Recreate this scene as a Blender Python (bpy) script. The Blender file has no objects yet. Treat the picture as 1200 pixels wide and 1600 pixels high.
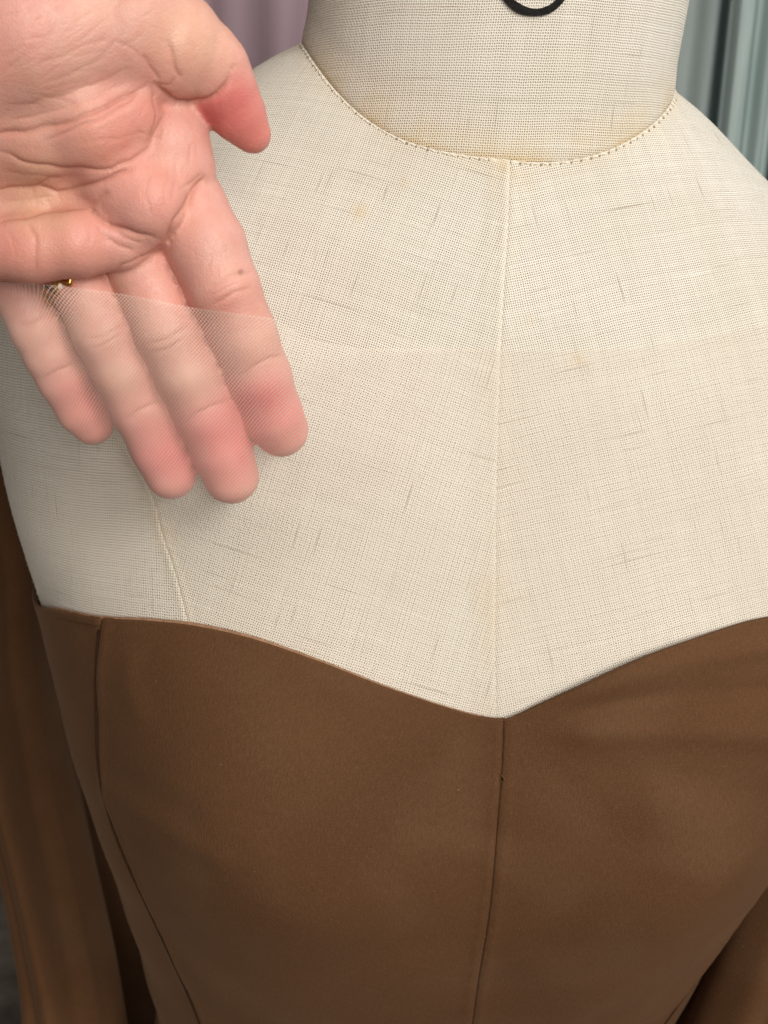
import bpy, math, random
import numpy as np
random.seed(7); rng = np.random.default_rng(7)
scene = bpy.context.scene
col = scene.collection
SC = 0.87
FPX = 1600.0
# ---------------------------------------------------------------- camera
CAM = np.array([-.057, -.386, .003]) * SC
PITCH, YAW, ROLL = math.radians(19.8), math.radians(4.4), math.radians(-3.0)
def cam_axes():
    cp, sp, cy, sy, cr, sr = math.cos(PITCH), math.sin(PITCH), math.cos(YAW), math.sin(YAW), math.cos(ROLL), math.sin(ROLL)
    f = np.array([sy*cp, cy*cp, -sp]); r = np.array([cy, -sy, 0.0]); d = np.cross(f, r)
    return np.array([r*cr + d*sr, -r*sr + d*cr, f])
RC = cam_axes()
from mathutils import Matrix, Vector
cd = bpy.data.cameras.new('camera'); cam = bpy.data.objects.new('camera', cd); col.objects.link(cam)
cd.sensor_fit = 'HORIZONTAL'; cd.sensor_width = 36.0; cd.lens = FPX/1200*36
cd.clip_start = .01; cd.clip_end = 60
M = Matrix.Identity(4)
for i in range(3):
    M[i][0] = RC[0][i]; M[i][1] = -RC[1][i]; M[i][2] = -RC[2][i]; M[i][3] = CAM[i]
cam.matrix_world = M
cd.dof.use_dof = True; cd.dof.focus_distance = .254; cd.dof.aperture_fstop = 48/1.6
scene.camera = cam
# ---------------------------------------------------------------- light
w = bpy.data.worlds.new('World'); scene.world = w; w.use_nodes = True
bgn = w.node_tree.nodes['Background']; bgn.inputs[0].default_value = (1.0, .95, .90, 1); bgn.inputs[1].default_value = .16
def area(name, loc, target, size, power, color, size_y=None):
    l = bpy.data.lights.new(name, 'AREA'); l.energy = power; l.color = color; l.size = size
    if size_y: l.shape = 'RECTANGLE'; l.size_y = size_y
    o = bpy.data.objects.new(name, l); col.objects.link(o); o.location = loc
    o.rotation_euler = (Vector(target)-Vector(loc)).to_track_quat('-Z', 'Y').to_euler()
    return o
area('front_light', (.48, -.95, .58), (0, -.1, -.1), .40, 8.8, (1.0, .945, .86))
area('ceiling_lamp', (.20, -.6, 1.5), (0, -.1, -.1), 1.0, 6, (1.0, .95, .89))
area('front_light', (.20, -1.25, .24), (0, -.1, -.1), .40, 9.5, (1.0, .94, .86))  # added low frontal fill, brightens the neck and chest
area('window_light', (1.2, .45, .85), (.0, 0, 0), .8, 6, (.86, .93, 1.0))
vs = scene.view_settings; vs.view_transform = 'Standard'; vs.look = 'None'; vs.exposure = -0.1; vs.gamma = 1.0
# ---------------------------------------------------------------- helpers
def proj(X):
    q = (np.asarray(X, float)-CAM) @ RC.T
    return np.stack([600+FPX*q[..., 0]/q[..., 2], 800+FPX*q[..., 1]/q[..., 2], q[..., 2]], -1)
def c2w(q): return np.asarray(q) @ RC + CAM
def cpt(px, py, d): return np.array([(px-600)*d/FPX, (py-800)*d/FPX, d])     # camera space
def wpt(px, py, d): return c2w(cpt(px, py, d))
def sstep(a, b, x):
    t = np.clip((x-a)/(b-a), 0, 1); return t*t*(3-2*t)
def make(name, V, F, mat=None, parent=None, uv=None, attrs=None, smooth=True, cols=None):
    V = np.asarray(V, np.float32).reshape(-1, 3); me = bpy.data.meshes.new(name)
    if isinstance(F, np.ndarray):
        n, k = F.shape
        me.vertices.add(len(V)); me.vertices.foreach_set('co', V.ravel())
        me.loops.add(n*k); me.loops.foreach_set('vertex_index', F.ravel().astype(np.int32))
        me.polygons.add(n); me.polygons.foreach_set('loop_start', np.arange(0, n*k, k, dtype=np.int32))
        me.polygons.foreach_set('loop_total', np.full(n, k, np.int32)); me.update(calc_edges=True)
    else:
        me.from_pydata(V.tolist(), [], F); me.update()
    if smooth: me.polygons.foreach_set('use_smooth', np.ones(len(me.polygons), bool))
    li = np.empty(len(me.loops), np.int32); me.loops.foreach_get('vertex_index', li)
    if uv is not None:
        u = me.uv_layers.new(name='UVMap'); u.data.foreach_set('uv', np.asarray(uv, np.float32)[li].ravel())
    for k_, a_ in (attrs or {}).items():
        at = me.attributes.new(k_, 'FLOAT', 'POINT'); at.data.foreach_set('value', np.asarray(a_, np.float32).ravel())
    if cols is not None:
        at = me.attributes.new('skin', 'FLOAT_COLOR', 'POINT')
        at.data.foreach_set('color', np.c_[cols, np.ones(len(cols))].astype(np.float32).ravel())
    me.validate()
    o = bpy.data.objects.new(name, me); col.objects.link(o)
    if mat: me.materials.append(mat)
    if parent: o.parent = parent
    return o
def gridfaces(nu, nv, wrap=False, flip=False):
    i, j = np.meshgrid(np.arange(nu if wrap else nu-1), np.arange(nv-1), indexing='ij')
    a = i*nv+j; b = ((i+1) % nu)*nv+j; F = np.stack([a, b, b+1, a+1], -1).reshape(-1, 4)
    return F[:, ::-1].copy() if flip else F
def empty(name, loc, label, cat, group=None):
    o = bpy.data.objects.new(name, None); col.objects.link(o); o.location = loc; o.empty_display_size = .05
    tag(o, label, cat, group); bpy.context.view_layer.update(); return o
def tag(o, label, cat, group=None):
    o['label'] = label; o['category'] = cat
    if group: o['group'] = group
    return o
def sit(o, parent):      # parent keeping world place
    o.parent = parent; o.matrix_parent_inverse = Matrix.Translation(parent.location).inverted(); return o
def tubeV(pts, r, n=8, closed=False):
    pts = np.asarray(pts, float); m = len(pts); r = np.broadcast_to(np.asarray(r, float), (m,))
    T = (np.roll(pts, -1, 0)-np.roll(pts, 1, 0)) if closed else np.gradient(pts, axis=0)
    T /= np.linalg.norm(T, axis=1)[:, None]+1e-12
    ref = np.array([.3, .1, 1.0]) if abs(T[0][2]) < .9 else np.array([1.0, .2, .1])
    A = np.cross(T, ref); A /= np.linalg.norm(A, axis=1)[:, None]; B = np.cross(T, A)
    an = np.linspace(0, 2*np.pi, n, endpoint=False)
    V = pts[:, None]+r[:, None, None]*(np.cos(an)[None, :, None]*A[:, None]+np.sin(an)[None, :, None]*B[:, None])
    F = []
    for i in range(m if closed else m-1):
        for j in range(n):
            F.append([i*n+j, ((i+1) % m)*n+j, ((i+1) % m)*n+(j+1) % n, i*n+(j+1) % n])
    V = V.reshape(-1, 3)
    if not closed:
        F.append(list(range(n))[::-1]); F.append([(m-1)*n+j for j in range(n)])
    return V, F
# ---------------------------------------------------------------- materials
class NT:
    def __init__(s, name):
        s.m = bpy.data.materials.new(name); s.m.use_nodes = True; s.t = s.m.node_tree; s.n = s.t.nodes
        s.b = s.n['Principled BSDF']; s.out = s.n['Material Output']
    def node(s, typ, **k):
        x = s.n.new(typ)
        for a, v in k.items(): setattr(x, a, v)
        return x
    def link(s, a, b): s.t.links.new(a, b)
    def val(s, sock, v):
        if isinstance(v, bpy.types.NodeSocket): s.link(v, sock)
        else: sock.default_value = v
    def math(s, op, a, b=None, c=None, clamp=False):
        x = s.node('ShaderNodeMath', operation=op, use_clamp=clamp); s.val(x.inputs[0], a)
        if b is not None: s.val(x.inputs[1], b)
        if c is not None: s.val(x.inputs[2], c)
        return x.outputs[0]
    def mix(s, f, a, b, mode='MIX'):
        x = s.node('ShaderNodeMix', data_type='RGBA', blend_type=mode); s.val(x.inputs[0], f)
        s.val(x.inputs[6], a if not isinstance(a, tuple) else (*a, 1)[:4]); s.val(x.inputs[7], b if not isinstance(b, tuple) else (*b, 1)[:4])
        return x.outputs[2]
    def noise(s, vec, scale, detail=2, rough=.5, dist=0):
        x = s.node('ShaderNodeTexNoise'); x.inputs['Scale'].default_value = scale; x.inputs['Detail'].default_value = detail
        x.inputs['Roughness'].default_value = rough; x.inputs['Distortion'].default_value = dist
        if vec is not None: s.link(vec, x.inputs['Vector'])
        return x.outputs['Fac']
    def ramp(s, v, a, b, lo=0., hi=1.):
        x = s.node('ShaderNodeMapRange', interpolation_type='SMOOTHSTEP'); s.val(x.inputs[0], v)
        for i, q in zip((1, 2, 3, 4), (a, b, lo, hi)): x.inputs[i].default_value = q
        return x.outputs[0]
    def comb(s, x_, y_, z_=0.):
        c = s.node('ShaderNodeCombineXYZ'); s.val(c.inputs[0], x_); s.val(c.inputs[1], y_); s.val(c.inputs[2], z_); return c.outputs[0]
    def bump(s, h, strength, dist, normal=None):
        b = s.node('ShaderNodeBump'); b.inputs['Strength'].default_value = strength; b.inputs['Distance'].default_value = dist
        s.link(h, b.inputs['Height'])
        if normal: s.link(normal, b.inputs['Normal'])
        return b.outputs[0]
    def uv(s):
        u = s.node('ShaderNodeUVMap'); u.uv_map = 'UVMap'; sp = s.node('ShaderNodeSeparateXYZ'); s.link(u.outputs[0], sp.inputs[0])
        return u.outputs[0], sp.outputs[0], sp.outputs[1]
    def obj(s): return s.node('ShaderNodeTexCoord').outputs['Object']
    def attr(s, name, out='Fac'):
        a = s.node('ShaderNodeAttribute'); a.attribute_name = name; return a.outputs[out]
    def set(s, **k):
        for a, v in k.items(): s.val(s.b.inputs[a.replace('_', ' ')], v if not (isinstance(v, tuple) and len(v) == 3 and a != 'Subsurface_Radius') else (*v, 1))
def mat_linen():
    t = NT('linen'); uvv, u, v = t.uv(); P = .00060
    lowf = t.noise(uvv, 30, 1); lowg = t.noise(t.comb(t.math('ADD', v, 7.3), u), 30, 1)
    U = t.math('ADD', t.math('ADD', t.math('DIVIDE', u, P), t.math('MULTIPLY', lowf, 3.0)), t.math('MULTIPLY', t.noise(uvv, 420, 1), .55))
    V = t.math('ADD', t.math('ADD', t.math('DIVIDE', v, P*1.04), t.math('MULTIPLY', lowg, 3.0)), t.math('MULTIPLY', t.noise(t.comb(v, u, 2.0), 400, 1), .55))
    # thread thickness varies thread by thread
    tu = t.noise(t.comb(t.math('MULTIPLY', U, 1.0), t.math('MULTIPLY', V, .03)), 1.0, 1); tv = t.noise(t.comb(t.math('MULTIPLY', U, .03), t.math('ADD', V, 31.0)), 1.0, 1)
    cu = t.math('COSINE', t.math('MULTIPLY', U, 2*math.pi)); cv = t.math('COSINE', t.math('MULTIPLY', V, 2*math.pi))
    hu = t.math('MULTIPLY_ADD', cu, .5, .5); hv = t.math('MULTIPLY_ADD', cv, .5, .5)
    hole = t.math('MULTIPLY', hu, hv)
    def white(x, k):
        q = t.node('ShaderNodeTexWhiteNoise', noise_dimensions='2D'); t.link(t.comb(t.math('ROUND', x), k), q.inputs['Vector']); return q.outputs[0]
    wu, wv = white(U, 3.0), white(V, 9.0)
    thr = t.math('ADD', t.math('MULTIPLY', t.math('ADD', tu, tv), .25), t.math('MULTIPLY', t.math('ADD', wu, wv), .25))
    holeS = t.math('MULTIPLY', t.ramp(hole, .16, .72), t.ramp(thr, .22, .66, .55, 1.0))
    over = t.math('MULTIPLY', t.math('COSINE', t.math('MULTIPLY', U, math.pi)), t.math('COSINE', t.math('MULTIPLY', V, math.pi)))
    # slubs: thick dark threads, short runs along either yarn direction
    s1 = t.ramp(t.noise(t.comb(t.math('MULTIPLY', u, 38), t.math('MULTIPLY', v, 1300)), 1.0, 1), .66, .82)
    s2 = t.ramp(t.noise(t.comb(t.math('MULTIPLY', u, 1300), t.math('MULTIPLY', v, 55)), 1.0, 1), .67, .82)
    b1 = t.ramp(t.noise(t.comb(t.math('MULTIPLY', u, 45), t.math('MULTIPLY', v, 900), 5.0), 1.0, 1), .62, .75)
    slub = t.math('MAXIMUM', s1, s2)
    big = t.noise(uvv, 16, 3, .6)
    base = t.mix(t.ramp(big, .35, .7), (.735, .69, .60), (.79, .755, .675))
    base = t.mix(t.math('MULTIPLY', t.attr('stain'), t.ramp(t.noise(uvv, 90, 3), .3, .65, .25, 1)), base, (.74, .59, .36))
    c = t.mix(t.math('MULTIPLY_ADD', over, .08, .08), base, (.92, .90, .85))
    c = t.mix(t.math('MULTIPLY', b1, .35), c, (.92, .90, .84))
    c = t.mix(t.math('MULTIPLY', slub, .6), c, (.30, .22, .14))
    c = t.mix(t.math('MULTIPLY', holeS, .9), c, (.16, .115, .075))
    c = t.mix(t.math('MULTIPLY', t.attr('pale'), .45), c, (.86, .80, .68))
    h = t.math('SUBTRACT', t.math('MULTIPLY', over, .25), hole)
    t.set(Base_Color=c, Roughness=.92, Specular_IOR_Level=.15, Normal=t.bump(h, .7, .00025), Sheen_Weight=.08)
    return t.m
def mat_velvet():
    t = NT('brown_velvet'); o = t.obj(); uvv, u, v = t.uv()
    n1 = t.noise(o, 14, 3, .55); n2 = t.noise(o, 2600, 2); n3 = t.noise(t.comb(t.math('MULTIPLY', u, 2100), t.math('MULTIPLY', v, 420)), 1, 2)
    n4 = t.noise(o, 32, 1, .5, .4)
    c = t.mix(t.ramp(n1, .3, .7), (.106, .048, .0205), (.134, .063, .028))
    c = t.mix(t.ramp(n4, .48, .75, 0, .55), c, (.155, .081, .041))
    c = t.mix(t.math('MULTIPLY', n3, .75), c, (.062, .028, .012))
    c = t.mix(t.ramp(n2, .42, .72, 0, .2), c, (.21, .115, .06))
    c = t.mix(t.ramp(t.noise(o, 900, 0), .885, .905, 0, .3), c, (.36, .27, .20))
    h = t.math('ADD', t.math('MULTIPLY', n2, .6), n3)
    t.set(Base_Color=c, Roughness=.85, Specular_IOR_Level=.12, Sheen_Weight=.13, Sheen_Roughness=.42, Sheen_Tint=(.8, .52, .34), Normal=t.bump(h, .32, .0004))
    return t.m
def mat_tulle():
    t = NT('sheer_tulle'); uvv, u, v = t.uv(); P = .00060
    a = t.math('DIVIDE', t.math('ADD', u, v), P*1.414); b = t.math('DIVIDE', t.math('SUBTRACT', u, v), P*1.25)
    w1 = t.math('ADD', a, t.math('MULTIPLY', t.noise(uvv, 90, 1), 1.5)); w2 = t.math('ADD', b, t.math('MULTIPLY', t.noise(uvv, 110, 1), 1.5))
    ca = t.math('ABSOLUTE', t.math('SINE', t.math('MULTIPLY', w1, math.pi))); cb = t.math('ABSOLUTE', t.math('SINE', t.math('MULTIPLY', w2, math.pi)))
    m = t.math('MINIMUM', ca, cb)
    al = t.ramp(m, .30, .12)            # threads
    al = t.math('MULTIPLY', t.ramp(m, .10, .32, 1, 0), .74)
    rim = t.attr('rim'); al = t.math('MAXIMUM', al, t.math('MULTIPLY', rim, .12))
    t.set(Base_Color=(.87, .765, .65), Roughness=.6, Alpha=al, Sheen_Weight=.2)
    return t.m
def mat_skin():
    t = NT('skin'); o = t.obj()
    c = t.attr('skin', 'Color'); n = t.noise(o, 260, 4, .6); n2 = t.noise(o, 70, 3, .6)
    c = t.mix(t.ramp(n, .35, .7, 0, .22), c, (.62, .21, .16)); c = t.mix(t.ramp(n2, .4, .7, 0, .18), c, (.80, .52, .38))
    vor = t.node('ShaderNodeTexVoronoi'); vor.feature = 'DISTANCE_TO_EDGE'; vor.inputs['Scale'].default_value = 1500; t.link(o, vor.inputs['Vector'])
    cr = t.ramp(vor.outputs['Distance'], 0, .25)
    wr = t.attr('wrinkle')
    h = t.math('ADD', t.math('MULTIPLY', cr, .35), t.math('MULTIPLY', t.noise(o, 900, 3), .7))
    t.set(Base_Color=c, Roughness=t.math('MULTIPLY_ADD', n, .22, .34), Specular_IOR_Level=.42, Subsurface_Weight=.25, Subsurface_Scale=.0014,
          Subsurface_Radius=(1.0, .35, .2), Normal=t.bump(h, .34, .0003))
    return t.m
def mat_simple(name, c1, c2, scale, rough=.9, bump=.0, metal=0., stretch=None, sheen=0.):
    t = NT(name); o = t.obj()
    if stretch:
        mp = t.node('ShaderNodeMapping'); mp.inputs['Scale'].default_value = stretch; t.link(o, mp.inputs['Vector']); o = mp.outputs[0]
    n = t.noise(o, scale, 4, .6)
    t.set(Base_Color=t.mix(t.ramp(n, .3, .7), c1, c2), Roughness=rough, Metallic=metal, Sheen_Weight=sheen, Specular_IOR_Level=.5 if rough < .6 else .12)
    if bump: t.set(Normal=t.bump(n, .5, bump))
    return t.m
MLIN = mat_linen(); MVEL = mat_velvet(); MTUL = mat_tulle(); MSKIN = mat_skin()
MTAN = mat_simple('tan_edging', (.25, .14, .08), (.36, .21, .13), 900, .9)
MTHREAD = mat_simple('cream_thread', (.74, .66, .52), (.85, .79, .68), 1500, .9)
MINK = mat_simple('black_ink', (.004, .004, .005), (.015, .013, .012), 1400, .7)
MGOLD = mat_simple('gold', (.80, .46, .13), (.86, .55, .2), 300, .28, metal=1.0)
MGEM = mat_simple('clear_stone', (.8, .8, .8), (.95, .95, .95), 300, .05)
MNAIL = mat_simple('nail', (.70, .42, .32), (.78, .52, .40), 300, .3)
MDARK = mat_simple('dark_wood', (.03, .022, .016), (.06, .045, .03), 40, .6)
MFLOOR = mat_simple('mottled_floor', (.025, .019, .015), (.19, .155, .125), 7, .8, bump=.004)
# ---------------------------------------------------------------- torso surface
#        a     zs     f      zf     b     zb
RINGS = np.array([
 [.0640,  .030, .0630,  .000, .060,  .050],
 [.0790,  .021, .0680, -.012, .072,  .036],
 [.1050,  .002, .0790, -.036, .090,  .010],
 [.1400, -.018, .0930, -.072, .105, -.030],
 [.1730, -.050, .1060, -.112, .115, -.080],
 [.1715, -.110, .1160, -.150, .115, -.130],
 [.1590, -.165, .1225, -.188, .112, -.180],
 [.1510, -.215, .1225, -.228, .105, -.225],
 [.1390, -.275, .1080, -.285, .095, -.280],
 [.1270, -.340, .0850, -.345, .088, -.342],
 [.1210, -.390, .0770, -.392, .090, -.390],
 [.1350, -.450, .0860, -.455, .105, -.452],
 [.1620, -.550, .1020, -.550, .130, -.550],
 [.2300, -.850, .1700, -.850, .190, -.850],
 [.3000, -1.30, .2400, -1.30, .260, -1.30]])*SC
NR = len(RINGS)
def ring_at(v):
    v = np.clip(v, 0, NR-1-1e-6); i = np.floor(v).astype(int); t = (v-i)[..., None]
    p = lambda k: RINGS[np.clip(k, 0, NR-1)]
    p0, p1, p2, p3 = p(i-1), p(i), p(i+1), p(i+2)
    p0 = np.where((i == 0)[..., None], 2*p1-p2, p0)
    return .5*((2*p1)+(-p0+p2)*t+(2*p0-5*p1+4*p2-p3)*t*t+(-p0+3*p1-3*p2+p3)*t**3)
def torso(th, v):
    th = np.asarray(th, float); v = np.asarray(v, float); th, v = np.broadcast_arrays(th, v)
    R = ring_at(v); c, s = np.cos(th), np.sin(th)
    fr = c > 0; wq = c*c
    x = R[..., 0]*s
    y = np.where(fr, -R[..., 2]*c*(1+.17*s*s), -R[..., 4]*c)
    ex = 1+np.clip(1-v/2.0, 0, 1)*np.where(th < 0, .75, .12); sq = np.clip(1-wq, 0, 1)**ex
    z = np.where(fr, R[..., 1]*sq+R[..., 3]*(1-sq), R[..., 1]*(1-wq)+R[..., 5]*wq)
    # bust
    bu = .017*SC*np.exp(-((np.abs(x)-.074*SC)/(.047*SC))**2-((z+.205*SC)/(.062*SC))**2)*np.clip(c, 0, 1)
    z = z-.055*x*(1-sstep(3.0, 6.0, v))          # the form stands a little askew
    return np.stack([x, y-bu, z], -1)
def torso_n(th, v):
    e = 1e-4
    a = torso(th+e, v)-torso(th-e, v); b = torso(th, v+e)-torso(th, np.maximum(v-e, 0))
    n = np.cross(b, a); n /= np.linalg.norm(n, axis=-1)[..., None]+1e-15
    P = torso(th, v); out = P*np.array([1, 1, 0]); sgn = np.sign((n*out).sum(-1)+n[..., 2]*.02)
    return n*sgn[..., None]
_th = np.linspace(-1.9, 1.9, 1400); _v = np.linspace(0, 12.5, 1500)
_TH, _V = np.meshgrid(_th, _v, indexing='ij'); _G = torso(_TH, _V); _PX = proj(_G)
_N = torso_n(_TH, _V); _FACE = ((_G-CAM)*_N).sum(-1) < 0
def px2tv(px, py):
    d = (_PX[..., 0]-px)**2+(_PX[..., 1]-py)**2+np.where(_FACE, 0, 1e6)
    i = np.unravel_index(np.argmin(d), d.shape); return _th[i[0]], _v[i[1]]
def trace(pts): return np.array([px2tv(*p) for p in pts])
def smooth(x, xs, ys, kinks=()):       # cubic Hermite through the points, with limited slopes
    xs, ys = np.asarray(xs, float), np.asarray(ys, float); o = np.argsort(xs, kind='stable'); xs, ys = xs[o], ys[o]
    k = np.r_[True, np.diff(xs) > 1e-4]; xs, ys = xs[k], ys[k]
    h = np.diff(xs); d = np.diff(ys)/h; m = np.r_[d[0], (d[:-1]*h[1:]+d[1:]*h[:-1])/(h[1:]+h[:-1]), d[-1]]
    x = np.clip(x, xs[0], xs[-1]); i = np.clip(np.searchsorted(xs, x, side='right')-1, 0, len(h)-1); t = (x-xs[i])/h[i]
    return ys[i]*(1+2*t)*(1-t)**2+m[i]*h[i]*t*(1-t)**2+ys[i+1]*t*t*(3-2*t)+m[i+1]*h[i]*t*t*(t-1)
# neckline edge of the dress
eL = trace([(66, 946), (100, 953), (165, 966), (250, 971), (300, 976), (400, 1001), (500, 1036), (620, 1081), (700, 1107), (750, 1119), (783, 1122)])
eR = trace([(783, 1122), (800, 1117), (840, 1099), (900, 1071), (1000, 1026), (1100, 992), (1195, 965)])
sx, sy = eL[:, 0], eL[:, 1]
TH_V = .5*(eL[-1, 0]+eR[0, 0])
mir_t = -eL[::-1, 0]; mir_v = eL[::-1, 1]; keep = mir_t > eR[-1, 0]+.1
off = eR[-1, 1]-np.interp(eR[-1, 0], mir_t, mir_v)
ET = np.r_[eL[:, 0], eR[1:, 0], mir_t[keep]]; EV = np.r_[eL[:, 1], eR[1:, 1], mir_v[keep]+off*np.linspace(.7, 0, keep.sum())]
o_ = np.argsort(ET); ET, EV = ET[o_], EV[o_]
def v_edge(th):
    th = (np.asarray(th)+np.pi) % (2*np.pi)-np.pi
    k = ET <= TH_V+.004
    return np.where(th < TH_V, smooth(th, np.r_[-np.pi, -2.2, ET[k]], np.r_[EV[0]+.1, EV[0]+.1, EV[k]]), smooth(th, np.r_[ET[~k][0]-.015, ET[~k], 2.2, np.pi], np.r_[EV[k][-1], EV[~k], EV[0]+.1, EV[0]+.1]))
# seams
dL = trace([(167, 966), (161, 1085), (166, 1205), (193, 1305), (238, 1408), (284, 1508), (322, 1600)])
def th_princess(v): return smooth(v, np.r_[dL[:, 1], 12.5, 14], np.r_[dL[:, 0], dL[-1, 0]+.1, dL[-1, 0]+.1])
dC = trace([(783, 1122), (782, 1180), (775, 1280), (765, 1400), (750, 1500), (734, 1598)])
def th_center(v): return smooth(v, np.r_[dC[:, 1], 12.5, 14], np.r_[dC[:, 0], dC[-1, 0]*.5, 0])
fC = trace([(797, 250), (793, 350), (785, 480), (780, 600), (776, 750), (774, 900), (773, 1000), (775, 1110)])
def th_fc(v): return smooth(v, np.r_[0, fC[:, 1], 12], np.r_[fC[0, 0], fC[:, 0], 0])
fS = trace([(243, 790), (252, 830), (265, 870), (285, 940), (293, 978)])
def th_fs(v): return smooth(v, np.r_[0, 2.8, 3.6, fS[:, 1], 12], np.r_[-1.5, -1.45, -1.0, fS[:, 0], fS[-1, 0]])
# ================================================================ setting
FLOORZ = -1.30*SC-.01
fl = make('floor', [(-4, -3, FLOORZ), (4, -3, FLOORZ), (4, 5, FLOORZ), (-4, 5, FLOORZ)], [[0, 1, 2, 3]], MFLOOR); fl['kind'] = 'structure'
# hanging fabrics behind the form
def hanging(name, label, cat, x0, x1, y, z0, z1, folds, amp, mat, lean=0., seed=0, group=None, th=.004):
    r = np.random.default_rng(seed); n = max(40, int(folds*18)); s = np.linspace(0, 1, n); rows = 40; t = np.linspace(0, 1, rows)
    ph = r.uniform(0, 6.28, 4); S, T = np.meshgrid(s, t, indexing='ij')
    wob = np.sin(2*np.pi*folds*S+ph[0]+.5*np.sin(2*np.pi*1.7*S+ph[1])+.25*np.sin(3*T+ph[3]))+.45*np.sin(2*np.pi*folds*2.3*S+ph[2])
    A = amp*(.75+.25*T)
    X = x0+(x1-x0)*S+lean*T*(z1-z0)+.25*A*np.cos(2*np.pi*folds*S+ph[0]); Y = y+A*wob; Z = z1+(z0-z1)*T
    F1 = np.stack([X, Y, Z], -1).reshape(-1, 3); F2 = np.stack([X, Y+th, Z], -1).reshape(-1, 3)
    G = gridfaces(n, rows); k = n*rows
    per = [i*rows for i in range(n)]+[(n-1)*rows+j for j in range(1, rows)]+[i*rows+rows-1 for i in range(n-2, -1, -1)]+[j for j in range(rows-2, 0, -1)]
    side = np.array([[per[i], per[(i+1) % len(per)], per[(i+1) % len(per)]+k, per[i]+k] for i in range(len(per))])
    o = make(name, np.r_[F1, F2], np.r_[G, G[:, ::-1]+k, side], mat)
    return tag(o, label, cat, group)
cl = lambda nm, a, b, **k: mat_simple(nm, a, b, 5, .9, stretch=(6, 6, .6), sheen=.15, **k)
hanging('curtain', 'dusty lilac fabric hanging in soft folds behind the left shoulder', 'curtain', -.75, .02, .50, -.34, .62, 9, .012, cl('lilac_cloth', (.40, .29, .335), (.46, .345, .39)), seed=3)
gy = .52
def px_x(px, y):        # world x of a picture column at depth y near the picture's top
    d = RC[0]*(px-600)/FPX+RC[1]*(120-800)/FPX+RC[2]; t = (y-CAM[1])/d[1]; return CAM[0]+t*d[0]
hanging('hanging_garment', 'dark grey garment hanging closest to the neck of the form', 'garment', px_x(985, gy+.03), px_x(1115, gy+.03), gy+.03, -.42, .62, 1.6, .007, cl('grey_cloth', (.23, .29, .285), (.37, .43, .42)), lean=.03, seed=5, group='garments hanging behind the right shoulder')
hanging('hanging_garment', 'pale sage green garment hanging between two darker ones behind the shoulder', 'garment', px_x(1083, gy), px_x(1166, gy), gy, -.42, .62, 2.3, .007, cl('sage_cloth', (.34, .44, .43), (.50, .60, .59)), lean=.05, seed=12, group='garments hanging behind the right shoulder')
hanging('hanging_garment', 'narrow charcoal green garment hanging beside the pale sage one', 'garment', px_x(1145, gy+.05), px_x(1215, gy+.05), gy+.05, -.42, .62, 1.2, .008, cl('charcoal_cloth', (.12, .135, .125), (.20, .22, .205)), lean=.06, seed=8, group='garments hanging behind the right shoulder')
hanging('hanging_garment', 'teal grey garment with pale folds at the right picture edge', 'garment', px_x(1176, gy-.02), px_x(1420, gy-.02), gy-.02, -.42, .62, 4.3, .008, cl('teal_cloth', (.13, .22, .22), (.38, .49, .48)), lean=.06, seed=10, group='garments hanging behind the right shoulder')
# ================================================================ dress form
form = empty('dress_form', (0, 0, FLOORZ), 'cream linen dress form with handwritten mark on its neck', 'dress form')
def clus(n, e=.10, m=18):       # samples 0..1 gathered at both ends
    a = e*(np.linspace(0, 1, m)**2.6); return np.r_[a, np.linspace(e, 1-e, n)[1:-1], 1-a[::-1]]
def rot2(u, v, a): return u*math.cos(a)-v*math.sin(a), u*math.sin(a)+v*math.cos(a)
def unwrap(o, P, ncol, ang, offu):       # lay the panel flat like cut cloth, in metres
    me = o.data; bpy.context.view_layer.objects.active = o
    for q in bpy.context.view_layer.objects: q.select_set(False)
    o.select_set(True); bpy.ops.object.mode_set(mode='EDIT'); bpy.ops.mesh.select_all(action='SELECT')
    bpy.ops.uv.unwrap(method='CONFORMAL', margin=0.0); bpy.ops.object.mode_set(mode='OBJECT')
    ul = me.uv_layers['UVMap'].data; uv = np.empty(len(ul)*2, np.float32); ul.foreach_get('uv', uv); uv = uv.reshape(-1, 2).astype(float)
    li = np.empty(len(me.loops), np.int32); me.loops.foreach_get('vertex_index', li)
    per = np.zeros((len(me.vertices), 2)); per[li] = uv; nr = len(per)//ncol; G = per.reshape(nr, ncol, 2)
    a, b = nr//8, nr//2; k = ncol//2
    d3 = np.linalg.norm(np.diff(P[a:b, k], axis=0), axis=1).sum(); d2 = np.linalg.norm(np.diff(G[a:b, k], axis=0), axis=1).sum(); G = G*(d3/d2)
    dv = G[b, k]-G[a, k]; al_ = math.atan2(dv[0], dv[1]); c, s_ = math.cos(al_+ang), math.sin(al_+ang)
    G = np.stack([G[..., 0]*c-G[..., 1]*s_, G[..., 0]*s_+G[..., 1]*c], -1)
    G = G+np.array([offu, 0]); ul.foreach_set('uv', G.reshape(-1, 2)[li].astype(np.float32).ravel())
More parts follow.
